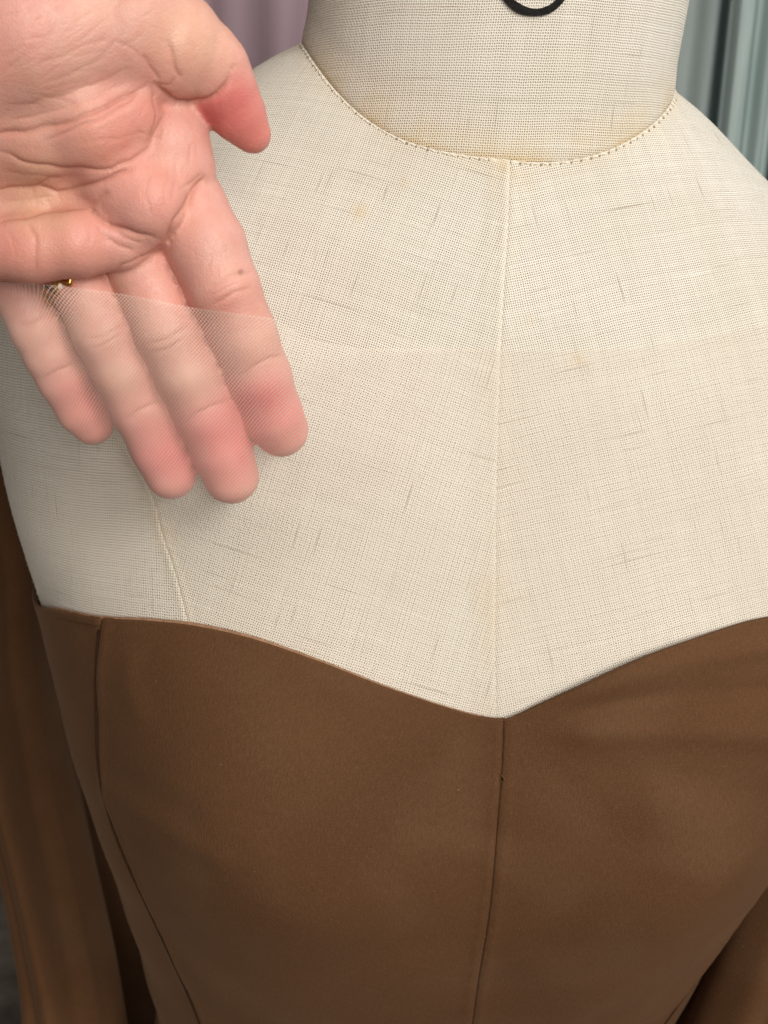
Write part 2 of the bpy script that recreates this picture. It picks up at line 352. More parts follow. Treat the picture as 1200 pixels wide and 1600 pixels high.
def form_panel(name, f0, f1, ang, v1=8.0, nv=170, nu=70, stain0=True, stain1=True, offu=0.):
    s = clus(nu); vv = np.linspace(0, v1, nv); Vg, Sg = np.meshgrid(vv, s, indexing='ij')
    T0, T1 = f0(vv)[:, None], f1(vv)[:, None]; TH = T0+(T1-T0)*Sg
    P = torso(TH, Vg); N = torso_n(TH, Vg)
    du = np.r_['1', np.zeros((nv, 1)), np.cumsum(np.linalg.norm(np.diff(P, axis=1), axis=2), 1)]
    dtot = du[:, -1:]; d = np.minimum(du, dtot-du)
    vl = np.r_[0, np.cumsum(np.linalg.norm(np.diff(P[:, nu//2], axis=0), axis=1))][:, None]+0*du
    off = -.00009*np.exp(-(d/.0003)**2)+.00025*np.exp(-((d-.0012)/.0011)**2)+.00030*sstep(.0062, .0048, dtot-du)*(f1 is th_fc)*(Sg > .5)
    dn = np.cumsum(np.linalg.norm(np.diff(P, axis=0, prepend=P[:1]), axis=2), 0)
    off += -.00012*np.exp(-(dn/.0005)**2)
    P = P+N*off[..., None]
    off -= .0045*sstep(.02, .16, Vg-v_edge(TH))
    st = (.5*np.exp(-(du/.005)**2)*stain0+.5*np.exp(-((dtot-du)/.005)**2)*stain1)*(.25+.75*(sstep(1.3, .6, Vg)+sstep(.5, 0, np.abs(Vg-4.4))))+.22*np.exp(-(dn/.005)**2)
    q_ = proj(P)
    for cx, cy, r_ in ((826, 498, 6), (632, 286, 7), (905, 560, 9), (560, 330, 12)): st = st+.9*np.exp(-((q_[..., 0]-cx)**2+(q_[..., 1]-cy)**2)/r_**2)
    U, W = rot2(du+offu, vl, ang)
    o = make(name, P.reshape(-1, 3), gridfaces(nv, len(s)), MLIN, uv=np.stack([U, W], -1).reshape(-1, 2), attrs={'stain': np.clip(st, 0, 1), 'pale': np.clip(np.exp(-((dtot-du)/.0009)**2)*stain1*(.3+.7*sstep(3.2, 2.0, Vg))+.6*np.exp(-(du/.0005)**2)*stain0+.8*np.exp(-(dn/.0008)**2), 0, 1)})
    unwrap(o, P, len(s), ang, offu)
    return sit(o, form)
side_L = lambda v: np.full_like(v, -math.pi/2-.25); side_R = lambda v: np.full_like(v, math.pi/2+.25)
fs_R = lambda v: -th_fs(v)
form_panel('front_panel', th_fs, th_fc, math.radians(13))
form_panel('front_panel', th_fc, fs_R, math.radians(-13), offu=.31)
form_panel('side_panel', side_L, th_fs, math.radians(3), nu=40, offu=.7, stain0=False)
form_panel('side_panel', fs_R, side_R, math.radians(-3), nu=40, offu=1.1, stain1=False)
form_panel('back_panel', side_R, lambda v: np.full_like(v, 1.5*math.pi-.25), 0, nu=40, nv=120, offu=1.7)
# neck
nth, nh = 260, 90; NECKH = .135*SC
tt = np.linspace(-math.pi, math.pi, nth, endpoint=False); hh = np.linspace(0, 1, nh)**1.15
def neck_pt(th, h):
    b = torso(th, np.zeros_like(th)); sc = 1-.012*sstep(0, .1, h)-.04*h+.03*h*h
    z = b[..., 2]*(1-h)+(NECKH-.02*np.abs(b[..., 0]))*h
    x = b[..., 0]*sc+.075*(z-b[..., 2]); y = b[..., 1]*sc+.01*h*np.cos(th)*0
    return np.stack([x, y, z], -1)
TT, HH = np.meshgrid(tt, hh, indexing='ij'); NP_ = neck_pt(TT, HH)
rad = NP_.copy(); rad[..., 2] = 0; rad /= np.linalg.norm(rad, axis=-1)[..., None]
hm = (NP_[..., 2]-NP_[:, :1, 2])
NP_ = NP_+rad*(.0001-.0002*np.exp(-(hm/.0005)**2))[..., None]
un = np.cumsum(np.linalg.norm(np.diff(NP_[:, 40], axis=0, prepend=NP_[:1, 40]), axis=1))[:, None]+0*HH
stn = np.clip(np.exp(-(hm/.009)**2)*.6+np.exp(-(hm/.0007)**2)*1.5, 0, 1)
nk = make('neck', NP_.reshape(-1, 3), gridfaces(nth, nh, wrap=True, flip=True), MLIN, uv=np.stack([un, NP_[..., 2]-.03*un], -1).reshape(-1, 2), attrs={'stain': stn.ravel(), 'pale': (stn*0).ravel()})
sit(nk, form)
top = NP_[:, -1]; ctr = top.mean(0)
cp = make('neck_cap', np.r_[top+[0, 0, .0002], top*[.9, .9, 1]+[0, 0, .006], [ctr+[0, 0, .01]]],
          [[i, (i+1) % nth, nth+(i+1) % nth, nth+i] for i in range(nth)]+[[nth+i, nth+(i+1) % nth, 2*nth] for i in range(nth)], MDARK); sit(cp, form)
pole = tubeV([(0, 0, -.55*SC), (0, 0, FLOORZ+.02)], .016, 16); sit(make('stand_pole', *pole, MDARK), form)
an = np.linspace(0, 2*np.pi, 48, endpoint=False)
prof = [(.0, .0), (.16, .0), (.165, .006), (.16, .014), (.05, .022), (.02, .04), (0, .04)]
bv = np.array([[r_*np.cos(a), r_*np.sin(a), FLOORZ+.0005+z_] for a in an for r_, z_ in prof])
sit(make('stand_base', bv, gridfaces(48, len(prof), wrap=True), MDARK), form)
# stitching round the neck seam
sv, sf, hv_, hf = [], [], [], []
arc = np.linspace(-1.75, 1.75, 4000); ap = torso(arc, np.zeros_like(arc)); al = np.r_[0, np.cumsum(np.linalg.norm(np.diff(ap, axis=0), axis=1))]
k = 0; pos = .001
while pos < al[-1]-.003:
    a0 = np.interp(pos, al, arc); a1 = np.interp(pos+rng.uniform(.0013, .0019), al, arc)
    ths = np.linspace(a0, a1, 5); vv = np.full(5, .045+rng.uniform(-.012, .012)); vv = vv+np.linspace(-.02, .02, 5)*rng.uniform(.2, 1)
    c = torso(ths, vv)+torso_n(ths, vv)*(-.00008+.00018*np.sin(np.linspace(0, np.pi, 5)))[:, None]
    V_, F_ = tubeV(c, .00026, 6); sv.append(V_); sf += [[q+k for q in f] for f in F_]; k += len(V_)
    am = np.interp(pos-.0006, al, arc); pc = torso(am, .07); pn = torso_n(am, .07); e1 = np.cross(pn, [0, 0, 1.]); e1 /= np.linalg.norm(e1); e2 = np.cross(pn, e1); rr = rng.uniform(.00022, .00038)
    hf.append([len(hv_)+q for q in range(8)]); hv_ += [pc+pn*.00016+rr*(math.cos(a)*e1+math.sin(a)*e2) for a in np.linspace(0, 2*np.pi, 8, endpoint=False)]
    pos += rng.uniform(.0024, .0031)
so = make('seam_stitching', np.concatenate(sv), sf, MTHREAD); so['kind'] = 'stuff'; sit(so, form)
sh = make('stitch_holes', np.array(hv_), hf, mat_simple('shadowed_hole', (.22, .17, .115), (.32, .25, .17), 900)); sh['kind'] = 'stuff'; sit(sh, form)
# ink mark on the neck
_nd = np.linspace(-1, 1, 900); _nh = np.linspace(0, 1, 500); _nT, _nH = np.meshgrid(_nd, _nh, indexing='ij'); _nP = neck_pt(_nT, _nH); _nX = proj(_nP)
def on_neck(px, py):
    i = np.unravel_index(np.argmin((_nX[..., 0]-px)**2+(_nX[..., 1]-py)**2), _nT.shape); p = _nP[i].copy(); r_ = p*[1, 1, 0]; r_ /= np.linalg.norm(r_); return p, r_
lp = []
for a in np.linspace(0, 2*np.pi, 72, endpoint=False):
    ca, sa = math.cos(a), math.sin(a); row = []
    wdt = 6.2*(1+.12*math.sin(3*a+1)+.08*math.sin(7*a))
    for dr in (-wdt, 0, wdt):
        p, r_ = on_neck(832+(49+dr)*ca+3*sa, -27+(47+dr)*sa); row.append(p+r_*.00095)
    lp.append(row)
lp = np.array(lp)
for q in range(2): lp = .5*lp+.25*np.roll(lp, 1, 0)+.25*np.roll(lp, -1, 0)
iv = np.concatenate([lp.reshape(-1, 3)])
sit(make('ink_mark', iv, gridfaces(72, 3, wrap=True), MINK), form)
# ================================================================ dress
dress = empty('dress', (0, 0, FLOORZ), 'brown velvet sweetheart dress with sheer mesh yoke on the dress form', 'dress')
def pdist(px, py, pts):
    px = np.asarray(px); best = np.full(px.shape, 1e9); par = np.zeros(px.shape); pts = np.asarray(pts, float); L = 0; n = len(pts)-1
    for i in range(n):
        a, b = pts[i], pts[i+1]; ab = b-a; t = np.clip(((px-a[0])*ab[0]+(py-a[1])*ab[1])/(ab@ab), 0, 1)
        d = np.hypot(px-a[0]-t*ab[0], py-a[1]-t*ab[1]); m = d < best; best = np.where(m, d, best); par = np.where(m, (i+t)/n, par)
    return best, par
WR = [([(850, 1092), (940, 1062), (1060, 1030), (1240, 1000)], 20, .0016), ([(860, 1112), (960, 1095), (1080, 1082), (1240, 1075)], 18, -.0010),
      ([(830, 1140), (960, 1140), (1080, 1138), (1240, 1150)], 24, .0016), ([(900, 1195), (1020, 1205), (1240, 1250)], 34, -.0009),
      ([(150, 1215), (200, 1250), (270, 1290), (350, 1335)], 18, .0006), ([(165, 1190), (220, 1225), (300, 1265)], 20, -.0005), ([(215, 1000), (210, 1060), (225, 1110)], 16, .0006)]
def dress_panel(name, f0, f1, v1=NR-1.001, nv=330, nu=70, label=None, groove=(1, 1)):
    s = clus(nu, .08, 16); t = np.r_[-.03, -.02, -.01, np.linspace(0, 1, nv)**1.9]
    hemv = np.r_[.06, 0., -.018, np.zeros(nv)]; hemo = np.r_[.0003, .0005, .0014, np.full(nv, .0021)]
    Tg, Sg = np.meshgrid(t, s, indexing='ij'); Vg = 5.5+0*Sg+np.clip(Tg, 0, 1)*8
    for _ in range(8):
        TH = f0(Vg)+(f1(Vg)-f0(Vg))*Sg; E_ = v_edge(TH); Vg = E_+(v1-E_)*np.clip(Tg, 0, 1)
    Vg = Vg+hemv[:, None]
    P = torso(TH, Vg); N = torso_n(TH, Vg)
    du = np.r_['1', np.zeros((len(t), 1)), np.cumsum(np.linalg.norm(np.diff(P, axis=1), axis=2), 1)]; dt = du[:, -1:]
    vl = np.cumsum(np.linalg.norm(np.diff(P, axis=0, prepend=P[:1]), axis=2), 0)
    off = hemo[:, None]+0*du
    if name == 'side_panel': off = off-.0008*sstep(.03, .0, np.minimum(du, dt-du))*(Tg > .004)
    for d_, g in ((du, groove[0]), (dt-du, groove[1])): off += g*(-.0005*np.exp(-(d_/.00028)**2)*np.where(np.abs(TH) > .4, 3.4, 1)+.00035*np.exp(-((d_-.0022)/.0015)**2))
    for d_, g in ((du, groove[0]), (dt-du, groove[1])): off += g*.00009*np.exp(-d_/.004)*np.sin(vl*2*np.pi/.0075+3*np.sin(vl*90))*sstep(0, .0015, d_)
    q = proj(P); dep = np.clip((Vg-E_)/.3, 0, 1)
    for pts, w_, a_ in WR:
        d_, pr = pdist(q[..., 0], q[..., 1], pts); off += a_*np.exp(-(d_/w_)**2)*sstep(0, .25, pr)*np.where(np.abs(TH) < 1.2, 1, 0)*(.35+.65*dep)
    gap = .0030*np.exp(-((TH-.20)/.15)**2)*np.exp(-np.clip(Vg-E_, 0, None)/.25)*(hemo > .0010)[:, None]; off += gap
    nz = .00022*np.sin(P[..., 0]*140+P[..., 2]*60)*np.sin(P[..., 2]*90+1.3)+.0002*np.sin(P[..., 0]*70-P[..., 2]*150+.7); off += nz*dep
    P = P+N*off[..., None]
    # skirt folds
    sk = sstep(-.50*SC, -1.0*SC, P[..., 2]); P[..., :2] *= (1+.10*sk*np.sin(TH*14))[..., None]
    o = make(name, P.reshape(-1, 3), gridfaces(len(t), len(s)), MVEL, uv=np.stack([du, vl], -1).reshape(-1, 2))
    if label: o['label'] = label
    return sit(o, dress)
pL = th_princess; pR = lambda v: -th_princess(v); sL = lambda v: -math.pi/2-.35+0*v; sR = lambda v: math.pi/2+.35+0*v
dress_panel('front_panel', pL, th_center); dress_panel('front_panel', th_center, pR)
dress_panel('side_panel', sL, pL, nu=36); dress_panel('side_panel', pR, sR, nu=36)
dress_panel('back_panel', sR, lambda v: 1.5*math.pi-.35+0*v, nu=40, nv=160)
# dark tube painting in the shadow line of the two curved panel seams
MSEAM = mat_simple('seam_shade_brown', (.030, .013, .006), (.045, .021, .010), 1500)
for sg in (-1, 1):
    vv = np.linspace(5.25, 10.0, 260); tp_ = sg*-1*th_princess(vv); k_ = vv > v_edge(tp_)+.05; vv, tp_ = vv[k_], tp_[k_]
    sm = torso(tp_, vv)+torso_n(tp_, vv)*.0023
    sit(make('seam_shade_line', *tubeV(sm, .0003, 6), MSEAM), dress)
# tan edging along the neckline, left of the point
tv_ = np.linspace(-1.02, -.02, 160); ev = v_edge(tv_)
ed = torso(tv_, ev-.012)+torso_n(tv_, ev-.012)*.0011
V_, F_ = tubeV(ed, 0.0004+.0002*np.sin(np.linspace(0, np.pi, 160))**2, 6); sit(make('neckline_edging', V_, F_, MTAN), dress)
# small thread loop beside the centre seam
tl, vlp = px2tv(781, 1210); a = np.linspace(0, np.pi, 12); nn = torso_n(tl, vlp); p0 = torso(tl, vlp)+nn*.0016
lpv = p0+np.outer(np.cos(a)*.0009, [0, 0, 1])+np.outer(np.sin(a)*.0010, [.8, -.6, 0])+nn*.0006
sit(make('thread_loop', *tubeV(lpv, .00022, 6), MVEL), dress)
# hanging sleeves
def sleeve(name, path, folds, seed):
    r = np.random.default_rng(seed); n = 160; rows = 120
    path = np.array(path, float); tk = np.linspace(0, 1, len(path)); t = np.linspace(0, 1, rows)
    px, py, d, rw, rd = [np.interp(t, tk, path[:, i]) for i in range(5)]
    for _ in range(12):
        for arr in (px, py, d, rw, rd): arr[1:-1] = .25*arr[:-2]+.5*arr[1:-1]+.25*arr[2:]
    C = np.stack([wpt(a_, b_, c_) for a_, b_, c_ in zip(px, py, d)])
    an = np.linspace(0, 2*np.pi, n, endpoint=False); V = []
    for i in range(rows):
        wv = 1+.24*sum(am*np.sin(k_*an+ph+dr*t[i]) for k_, am, ph, dr in folds)+.05*(1-2*np.abs(np.sin(2.5*an+.8+.7*t[i])))*sstep(.05, .3, t[i])
        V.append(C[i]+np.outer(rw[i]*np.cos(an)*wv, RC[0])+np.outer(rd[i]*np.sin(an)*wv, np.array([0, 1, 0])))
    V = np.array(V); per = np.cumsum(np.linalg.norm(np.diff(V[rows//2], axis=0, prepend=V[rows//2][:1]), axis=1))
    uv = np.stack([np.broadcast_to(per, (rows, n)), np.broadcast_to((t*.6)[:, None], (rows, n))], -1)
    V = V.reshape(-1, 3); F = gridfaces(rows, n, wrap=False); wrapf = np.array([[i*n+n-1, (i+1)*n+n-1, (i+1)*n, i*n] for i in range(rows-1)])
    cap = np.array([[j, (j+1) % n, len(V)] for j in range(n)])
    V = np.r_[V, [C[0]+np.array([0, 0, .01])]]
    FF = [list(map(int, f)) for f in np.r_[F, wrapf]]+[list(map(int, f)) for f in cap]
    o = make(name, V, FF, MVEL, uv=np.r_[uv.reshape(-1, 2), [[0, 0]]]); return sit(o, dress)
sleeve('sleeve', [(-90, 640, .350, .018, .030), (-5, 830, .425, .020, .036), (8, 990, .455, .0165, .040), (42, 1180, .48, .0165, .04), (76, 1330, .49, .0175, .04), (110, 1500, .50, .019, .04), (140, 1900, .44, .025, .05), (160, 2600, .52, .035, .045)],
       [(3, .4, 1.1, .6), (5, .4, 2.7, -1.2), (8, .15, .4, 1.0)], 1)
sleeve('added_gap_drape', [(60, 800, .54, .022, .016), (125, 990, .60, .034, .02), (180, 1180, .63, .042, .022), (220, 1400, .65, .045, .024), (255, 1700, .68, .048, .024), (250, 2300, .62, .04, .03)], [(3, .4, .3, .5), (7, .5, 1.2, .4)], 3)  # added drape behind the sleeve, put there to keep the gap dark
sleeve('sleeve', [(1500, 640, .335, .020, .022), (1430, 830, .345, .022, .024), (1370, 1000, .355, .022, .024), (1290, 1200, .365, .022, .024), (1200, 1450, .38, .020, .022), (1130, 1620, .39, .019, .022), (1050, 1900, .42, .022, .022), (980, 2600, .50, .03, .03)],
       [(3, .5, 2.1, .6), (5, .45, .7, -1.2), (7, .3, 1.4, 1.0)], 2)
# ================================================================ hand
def cone(*pts): return [(cpt(*p[:3]), p[3]*p[2]/FPX) for p in pts]
FING = {
 'index':  cone((248, 250, .2225, 60), (292, 325, .2215, 62), (322, 385, .2210, 62), (349, 452, .2225, 57), (381, 527, .2275, 52.5), (404, 588, .2325, 50.5), (426, 648, .2385, 46.5), (439, 671, .2415, 43)),
 'middle': cone((180, 330, .2250, 52), (221, 420, .2235, 51), (263, 520, .2255, 51), (293, 582, .2295, 51), (322, 644, .2350, 50), (346, 702, .2405, 47), (361, 744, .2440, 43.5)),
 'ring':   cone((85, 360, .2260, 50), (131, 450, .2255, 49), (164, 522, .2275, 49), (194, 580, .2310, 48), (222, 640, .2355, 46.5), (248, 700, .2405, 43), (267, 740, .2435, 40)),
 'pinky':  cone((0, 385, .2280, 48), (36, 460, .2285, 45), (61, 515, .2300, 43.5), (82, 555, .2325, 43), (100, 592, .2350, 40.5), (126, 640, .2395, 36.5), (144, 661, .2420, 34)),
 'thumb':  cone((225, 40, .2065, 104), (268, 72, .2085, 84), (318, 98, .2120, 62), (334, 112, .2135, 56), (350, 142, .2155, 51), (372, 178, .2185, 43), (390, 204, .2205, 31), (397, 213, .2212, 25)),
}
PALM = [
 cone((-10, 80, .2060, 150), (60, 55, .2040, 140), (190, 45, .2060, 112)),                  # thenar, upper mass
 cone((-40, 238, .2100, 60), (60, 218, .2085, 64), (150, 202, .2065, 66), (200, 182, .2070, 50)),   # thenar, lower bulge
 cone((-60, 305, .2175, 58), (60, 300, .2175, 56), (140, 290, .2170, 55)),                   # hollow of the palm
 cone((195, 290, .2135, 66), (232, 318, .2125, 60)), cone((205, 260, .2150, 70), (262, 225, .2155, 54)), cone((270, 200, .217, 50), (285, 265, .2175, 52)),
 cone((-70, 390, .2140, 50), (50, 388, .2128, 50), (118, 380, .2125, 51)), cone((125, 380, .2145, 46), (190, 378, .2160, 40), (228, 352, .2160, 38)),
 cone((-150, 330, .218, 80), (-190, 120, .216, 130)),                                         # hypothenar
 cone((-60, 150, .2240, 140), (110, 170, .2250, 120), (180, 280, .2270, 78)), cone((-60, 330, .2290, 80), (90, 340, .2280, 70)),
 cone((-90, -20, .2130, 190), (-330, -300, .2030, 225), (-700, -700, .190, 260)),             # wrist and forearm
]
def sd_cone(p, chain, k):
    d = None
    for (a, ra), (b, rb) in zip(chain[:-1], chain[1:]):
        ab = (b-a).astype(np.float32); t = np.clip(((p-a.astype(np.float32)) @ ab)/np.float32(ab @ ab), 0, 1)
        q = p-a.astype(np.float32)-t[:, None]*ab; x = np.sqrt((q*q).sum(1))-(ra+(rb-ra)*t).astype(np.float32)
        d = x if d is None else smin(d, x, k)
    return d
def smin(a, b, k):
    h = np.clip(.5+.5*(b-a)/k, 0, 1); return b+(a-b)*h-k*h*(1-h)
def sdf(p):
    p = p.astype(np.float32); f = None
    for n_ in ('index', 'middle', 'ring', 'pinky'):
        d = sd_cone(p, FING[n_], .0012); f = d if f is None else smin(f, d, .0004)
    q = None
    for i, c in enumerate(PALM):
        d = sd_cone(p, c, .003); q = d if q is None else smin(q, d, .0034)
    th = sd_cone(p, FING['thumb'], .0012)
    q = smin(q, th, .0022)
    return smin(f, q, .0007)
lo, hi, HS = np.array([-.215, -.222, .148]), np.array([-.012, .012, .268]), .00115
nx, ny, nz_ = [int(math.ceil(x)) for x in (hi-lo)/HS]
gx, gy_, gz = [lo[i]+HS*np.arange(n) for i, n in enumerate((nx, ny, nz_))]
S = np.full((nx, ny, nz_), 1., np.float32)
# coarse pass, then the fine grid only near the surface
CB = 6; bx, by, bz = [int(math.ceil(n/CB)) for n in (nx, ny, nz_)]
ci = np.stack(np.meshgrid(np.arange(bx), np.arange(by), np.arange(bz), indexing='ij'), -1).reshape(-1, 3)
cc = lo+HS*(ci*CB+(CB-1)/2); dc = sdf(cc); lim = HS*CB*.87+.0025
for c_, d_ in zip(ci[dc < -lim], dc[dc < -lim]): S[c_[0]*CB:(c_[0]+1)*CB, c_[1]*CB:(c_[1]+1)*CB, c_[2]*CB:(c_[2]+1)*CB] = -1.
near = ci[np.abs(dc) <= lim]; lo_i = np.stack(np.meshgrid(*[np.arange(CB)]*3, indexing='ij'), -1).reshape(-1, 3)
idx = (near[:, None]*CB+lo_i[None]).reshape(-1, 3); idx = idx[(idx < [nx, ny, nz_]).all(1)]
for c0 in range(0, len(idx), 400000):
    ii = idx[c0:c0+400000]; S[ii[:, 0], ii[:, 1], ii[:, 2]] = sdf(lo+HS*ii)
def surface_nets(S):
    acc = np.zeros(tuple(n-1 for n in S.shape)+(3,), np.float32); cnt = np.zeros(acc.shape[:3], np.int16)
    sl = lambda o: tuple(slice(o[i], S.shape[i]-1+o[i]) for i in range(3))
    cs = [(i, j, k_) for i in (0, 1) for j in (0, 1) for k_ in (0, 1)]
    for a in cs:
        for ax in range(3):
            if a[ax]: continue
            b = list(a); b[ax] = 1; s0, s1 = S[sl(a)], S[sl(tuple(b))]; m = (s0 < 0) != (s1 < 0)
            t = np.where(m, s0/np.where(m, s0-s1, 1), 0)
            for x in range(3): acc[..., x] += m*(a[x]+(t if x == ax else 0))
            cnt += m
    act = cnt > 0; vid = np.full(act.shape, -1, np.int64); vid[act] = np.arange(act.sum())
    V = (acc[act]/cnt[act][:, None])+np.argwhere(act); Fs = []
    for ax in range(3):
        u, v = [(1, 2), (2, 0), (0, 1)][ax]
        s0 = S.take(range(S.shape[ax]-1), ax); s1 = S.take(range(1, S.shape[ax]), ax); m = (s0 < 0) != (s1 < 0)
        ij = np.argwhere(m); ok = (ij[:, u] > 0) & (ij[:, v] > 0) & (ij[:, u] < S.shape[u]-1) & (ij[:, v] < S.shape[v]-1); ij = ij[ok]
        inside0 = (s0 < 0)[tuple(ij.T)]
        def g(du, dv):
            q = ij.copy(); q[:, u] += du; q[:, v] += dv; return vid[tuple(q.T)]
        Q = np.stack([g(-1, -1), g(0, -1), g(0, 0), g(-1, 0)], 1); Q[~inside0] = Q[~inside0][:, ::-1]; Fs.append(Q)
    return V, np.concatenate(Fs)
HV, HF = surface_nets(S); HV = lo+HS*HV
def grad(p, e=4e-4):
    g = np.stack([sdf(p+np.eye(3)[i]*e)-sdf(p-np.eye(3)[i]*e) for i in range(3)], 1)
    return g/(np.linalg.norm(g, axis=1)[:, None]+1e-9)
def subdivide(V, F):
    E_ = np.stack([F, np.roll(F, -1, 1)], -1).reshape(-1, 2); E_.sort(1); key = E_[:, 0]*len(V)+E_[:, 1]
    uq, inv = np.unique(key, return_inverse=True); ev = .5*(V[uq//len(V)]+V[uq % len(V)]); fv = V[F].mean(1)
    n0, n1 = len(V), len(V)+len(ev); ei = inv.reshape(-1, 4)+n0; fc = np.arange(len(F))+n1
    NF = np.concatenate([np.stack([F[:, k_], ei[:, k_], fc, ei[:, k_-1]], 1) for k_ in range(4)])
    return np.r_[V, ev, fv], NF
HV = HV-sdf(HV)[:, None]*grad(HV)
HV, HF = subdivide(HV, HF)
HN = grad(HV); HV = HV-sdf(HV)[:, None]*HN
# relax a little so the pads join softly
def relax(V, F, it, lam):
    E_ = np.stack([F, np.roll(F, -1, 1)], -1).reshape(-1, 2); deg = np.bincount(E_[:, 0], minlength=len(V))
    for _ in range(it):
        A = np.stack([np.bincount(E_[:, 0], V[E_[:, 1], i], len(V)) for i in range(3)], 1)/deg[:, None]; V = V+lam*(A-V)
    return V
HV = relax(HV, HF, 2, .5)
def normals(V, F):
    n = np.cross(V[F[:, 2]]-V[F[:, 0]], V[F[:, 3]]-V[F[:, 1]]); o = np.zeros_like(V)
    for i in range(4):
        for j in range(3): o[:, j] += np.bincount(F[:, i], n[:, j], len(V))
    return o/(np.linalg.norm(o, axis=1)[:, None]+1e-15)
def refine(V, F, sel):
    A, B = F[~sel], F[sel]; E_ = np.stack([B, np.roll(B, -1, 1)], -1).reshape(-1, 2); E_.sort(1); key = E_[:, 0]*len(V)+E_[:, 1]
    uq, inv = np.unique(key, return_inverse=True); n0 = len(V); ev = .5*(V[uq//n0]+V[uq % n0]); fv = V[B].mean(1)
    ei = inv.reshape(-1, 4)+n0; fc = np.arange(len(B))+n0+len(ev)
    return np.r_[V, ev, fv], np.concatenate([A]+[np.stack([B[:, k_], ei[:, k_], fc, ei[:, k_-1]], 1) for k_ in range(4)])
HN = grad(HV); hp = np.stack([600+FPX*HV[:, 0]/HV[:, 2], 800+FPX*HV[:, 1]/HV[:, 2]], 1)
sel_v = (-(HN*HV).sum(1)/np.linalg.norm(HV, axis=1) > -.25) & (hp[:, 0] > -60) & (hp[:, 1] > -60)
HV, HF = refine(HV, HF, sel_v[HF].all(1))
HN = normals(HV, HF)
if (HN*grad(HV[:])).sum() < 0: HF = HF[:, ::-1].copy(); HN = -HN
hp = np.stack([600+FPX*HV[:, 0]/HV[:, 2], 800+FPX*HV[:, 1]/HV[:, 2]], 1)
facing = -(HN*HV/np.linalg.norm(HV, axis=1)[:, None]).sum(1); fw = sstep(.02, .25, facing)
CREASE = [
 ([(-20, 212), (0, 209), (40, 205), (80, 197), (110, 189), (150, 172), (190, 155), (215, 141), (233, 131)], 6, 1.5),
 ([(60, 226), (110, 203), (150, 187), (190, 166), (222, 142)], 4, .8), ([(233, 131), (240, 150), (244, 175), (243, 195), (235, 215), (222, 232)], 3.5, .7),
 ([(-20, 232), (10, 240), (30, 250), (60, 258), (100, 262), (140, 265), (175, 264), (205, 250), (230, 232), (246, 205), (253, 185), (259, 168)], 4.5, 1.1),
 ([(-20, 302), (0, 298), (30, 293), (60, 291), (90, 300), (125, 293), (160, 281), (200, 266), (228, 244)], 5, 1.4), ([(60, 291), (75, 280), (100, 275)], 4, .6),
 ([(-20, 349), (0, 345), (40, 336), (80, 327), (110, 323), (135, 324), (150, 335), (175, 353), (205, 362), (232, 370), (256, 378)], 6, 1.7),
 ([(135, 324), (155, 312), (172, 296)], 7, .7), ([(150, 345), (165, 372), (185, 385), (215, 392)], 5, .6), ([(160, 345), (195, 372), (225, 380)], 4, .5),
 ([(233, 131), (246, 138), (262, 148), (280, 158), (300, 161), (320, 156), (340, 146), (352, 130), (362, 112)], 5.5, 1.7), ([(362, 112), (372, 100)], 5, .5),
 ([(262, 58), (268, 85), (276, 108), (284, 124)], 6, .8), ([(220, 82), (230, 98), (240, 112), (252, 128)], 6, .7), ([(232, 130), (250, 134), (266, 130), (272, 118)], 4, .5),
 ([(322, 268), (314, 283), (303, 298), (290, 320), (275, 345), (263, 368), (257, 386)], 5.5, 1.9), ([(318, 268), (300, 285), (280, 296)], 4, .5),
 ([(44, 345), (53, 368), (57, 400), (52, 436)], 5, .6), ([(256, 380), (240, 395), (215, 404), (190, 416), (180, 428)], 3.5, .7),
 ([(322, 448), (345, 440), (372, 427), (400, 424)], 5, .5), ([(328, 478), (348, 468), (370, 456), (396, 446)], 4, .55), ([(326, 462), (350, 452), (380, 440)], 3, .3),
 ([(366, 592), (395, 573), (420, 560), (448, 552)], 4, .75),
 ([(222, 540), (250, 535), (275, 520), (304, 505)], 5, .55), ([(230, 556), (262, 545), (290, 527)], 4, .5), ([(275, 668), (300, 652), (330, 634), (366, 625)], 4, .75),
 ([(132, 530), (160, 525), (185, 513), (208, 503)], 5, .5), ([(140, 548), (168, 535), (195, 520)], 4, .45), ([(185, 662), (212, 643), (240, 631), (268, 627)], 4, .7),
 ([(25, 508), (50, 501), (80, 488)], 5, .5), ([(65, 597), (88, 579), (118, 567)], 4, .65),
 ([(262, 255), (258, 290), (256, 330)], 3.5, .25), ([(278, 235), (275, 275), (268, 320)], 4, .3), ([(232, 262), (228, 300), (235, 345)], 4, .25), ([(296, 225), (296, 262)], 4, .3),
 ([(0, 172), (60, 160), (120, 142), (180, 118), (215, 100)], 6, .3), ([(40, 110), (100, 85), (150, 65), (180, 58)], 5, .22), ([(60, 135), (120, 112), (170, 85)], 4, .25), ([(150, 92), (180, 66), (205, 74), (225, 92)], 4, .25),
 ([(0, 190), (70, 178), (130, 158), (200, 128)], 4, .35), ([(0, 318), (40, 312), (90, 306)], 3.5, .35), ([(0, 270), (50, 272), (95, 280)], 4, .3),
 ([(345, 395), (350, 430)], 3, .15), ([(352, 380), (360, 425)], 3, .15), ([(338, 390), (340, 440)], 3, .12), ([(225, 460), (228, 500)], 3, .12),
]
disp = np.zeros(len(HV)); crs = np.zeros(len(HV)); vis = (hp[:, 0] > -60) & (hp[:, 0] < 500) & (hp[:, 1] > -60) & (hp[:, 1] < 820) & (facing > 0)
vi = np.where(vis)[0]; pv = hp[vi]
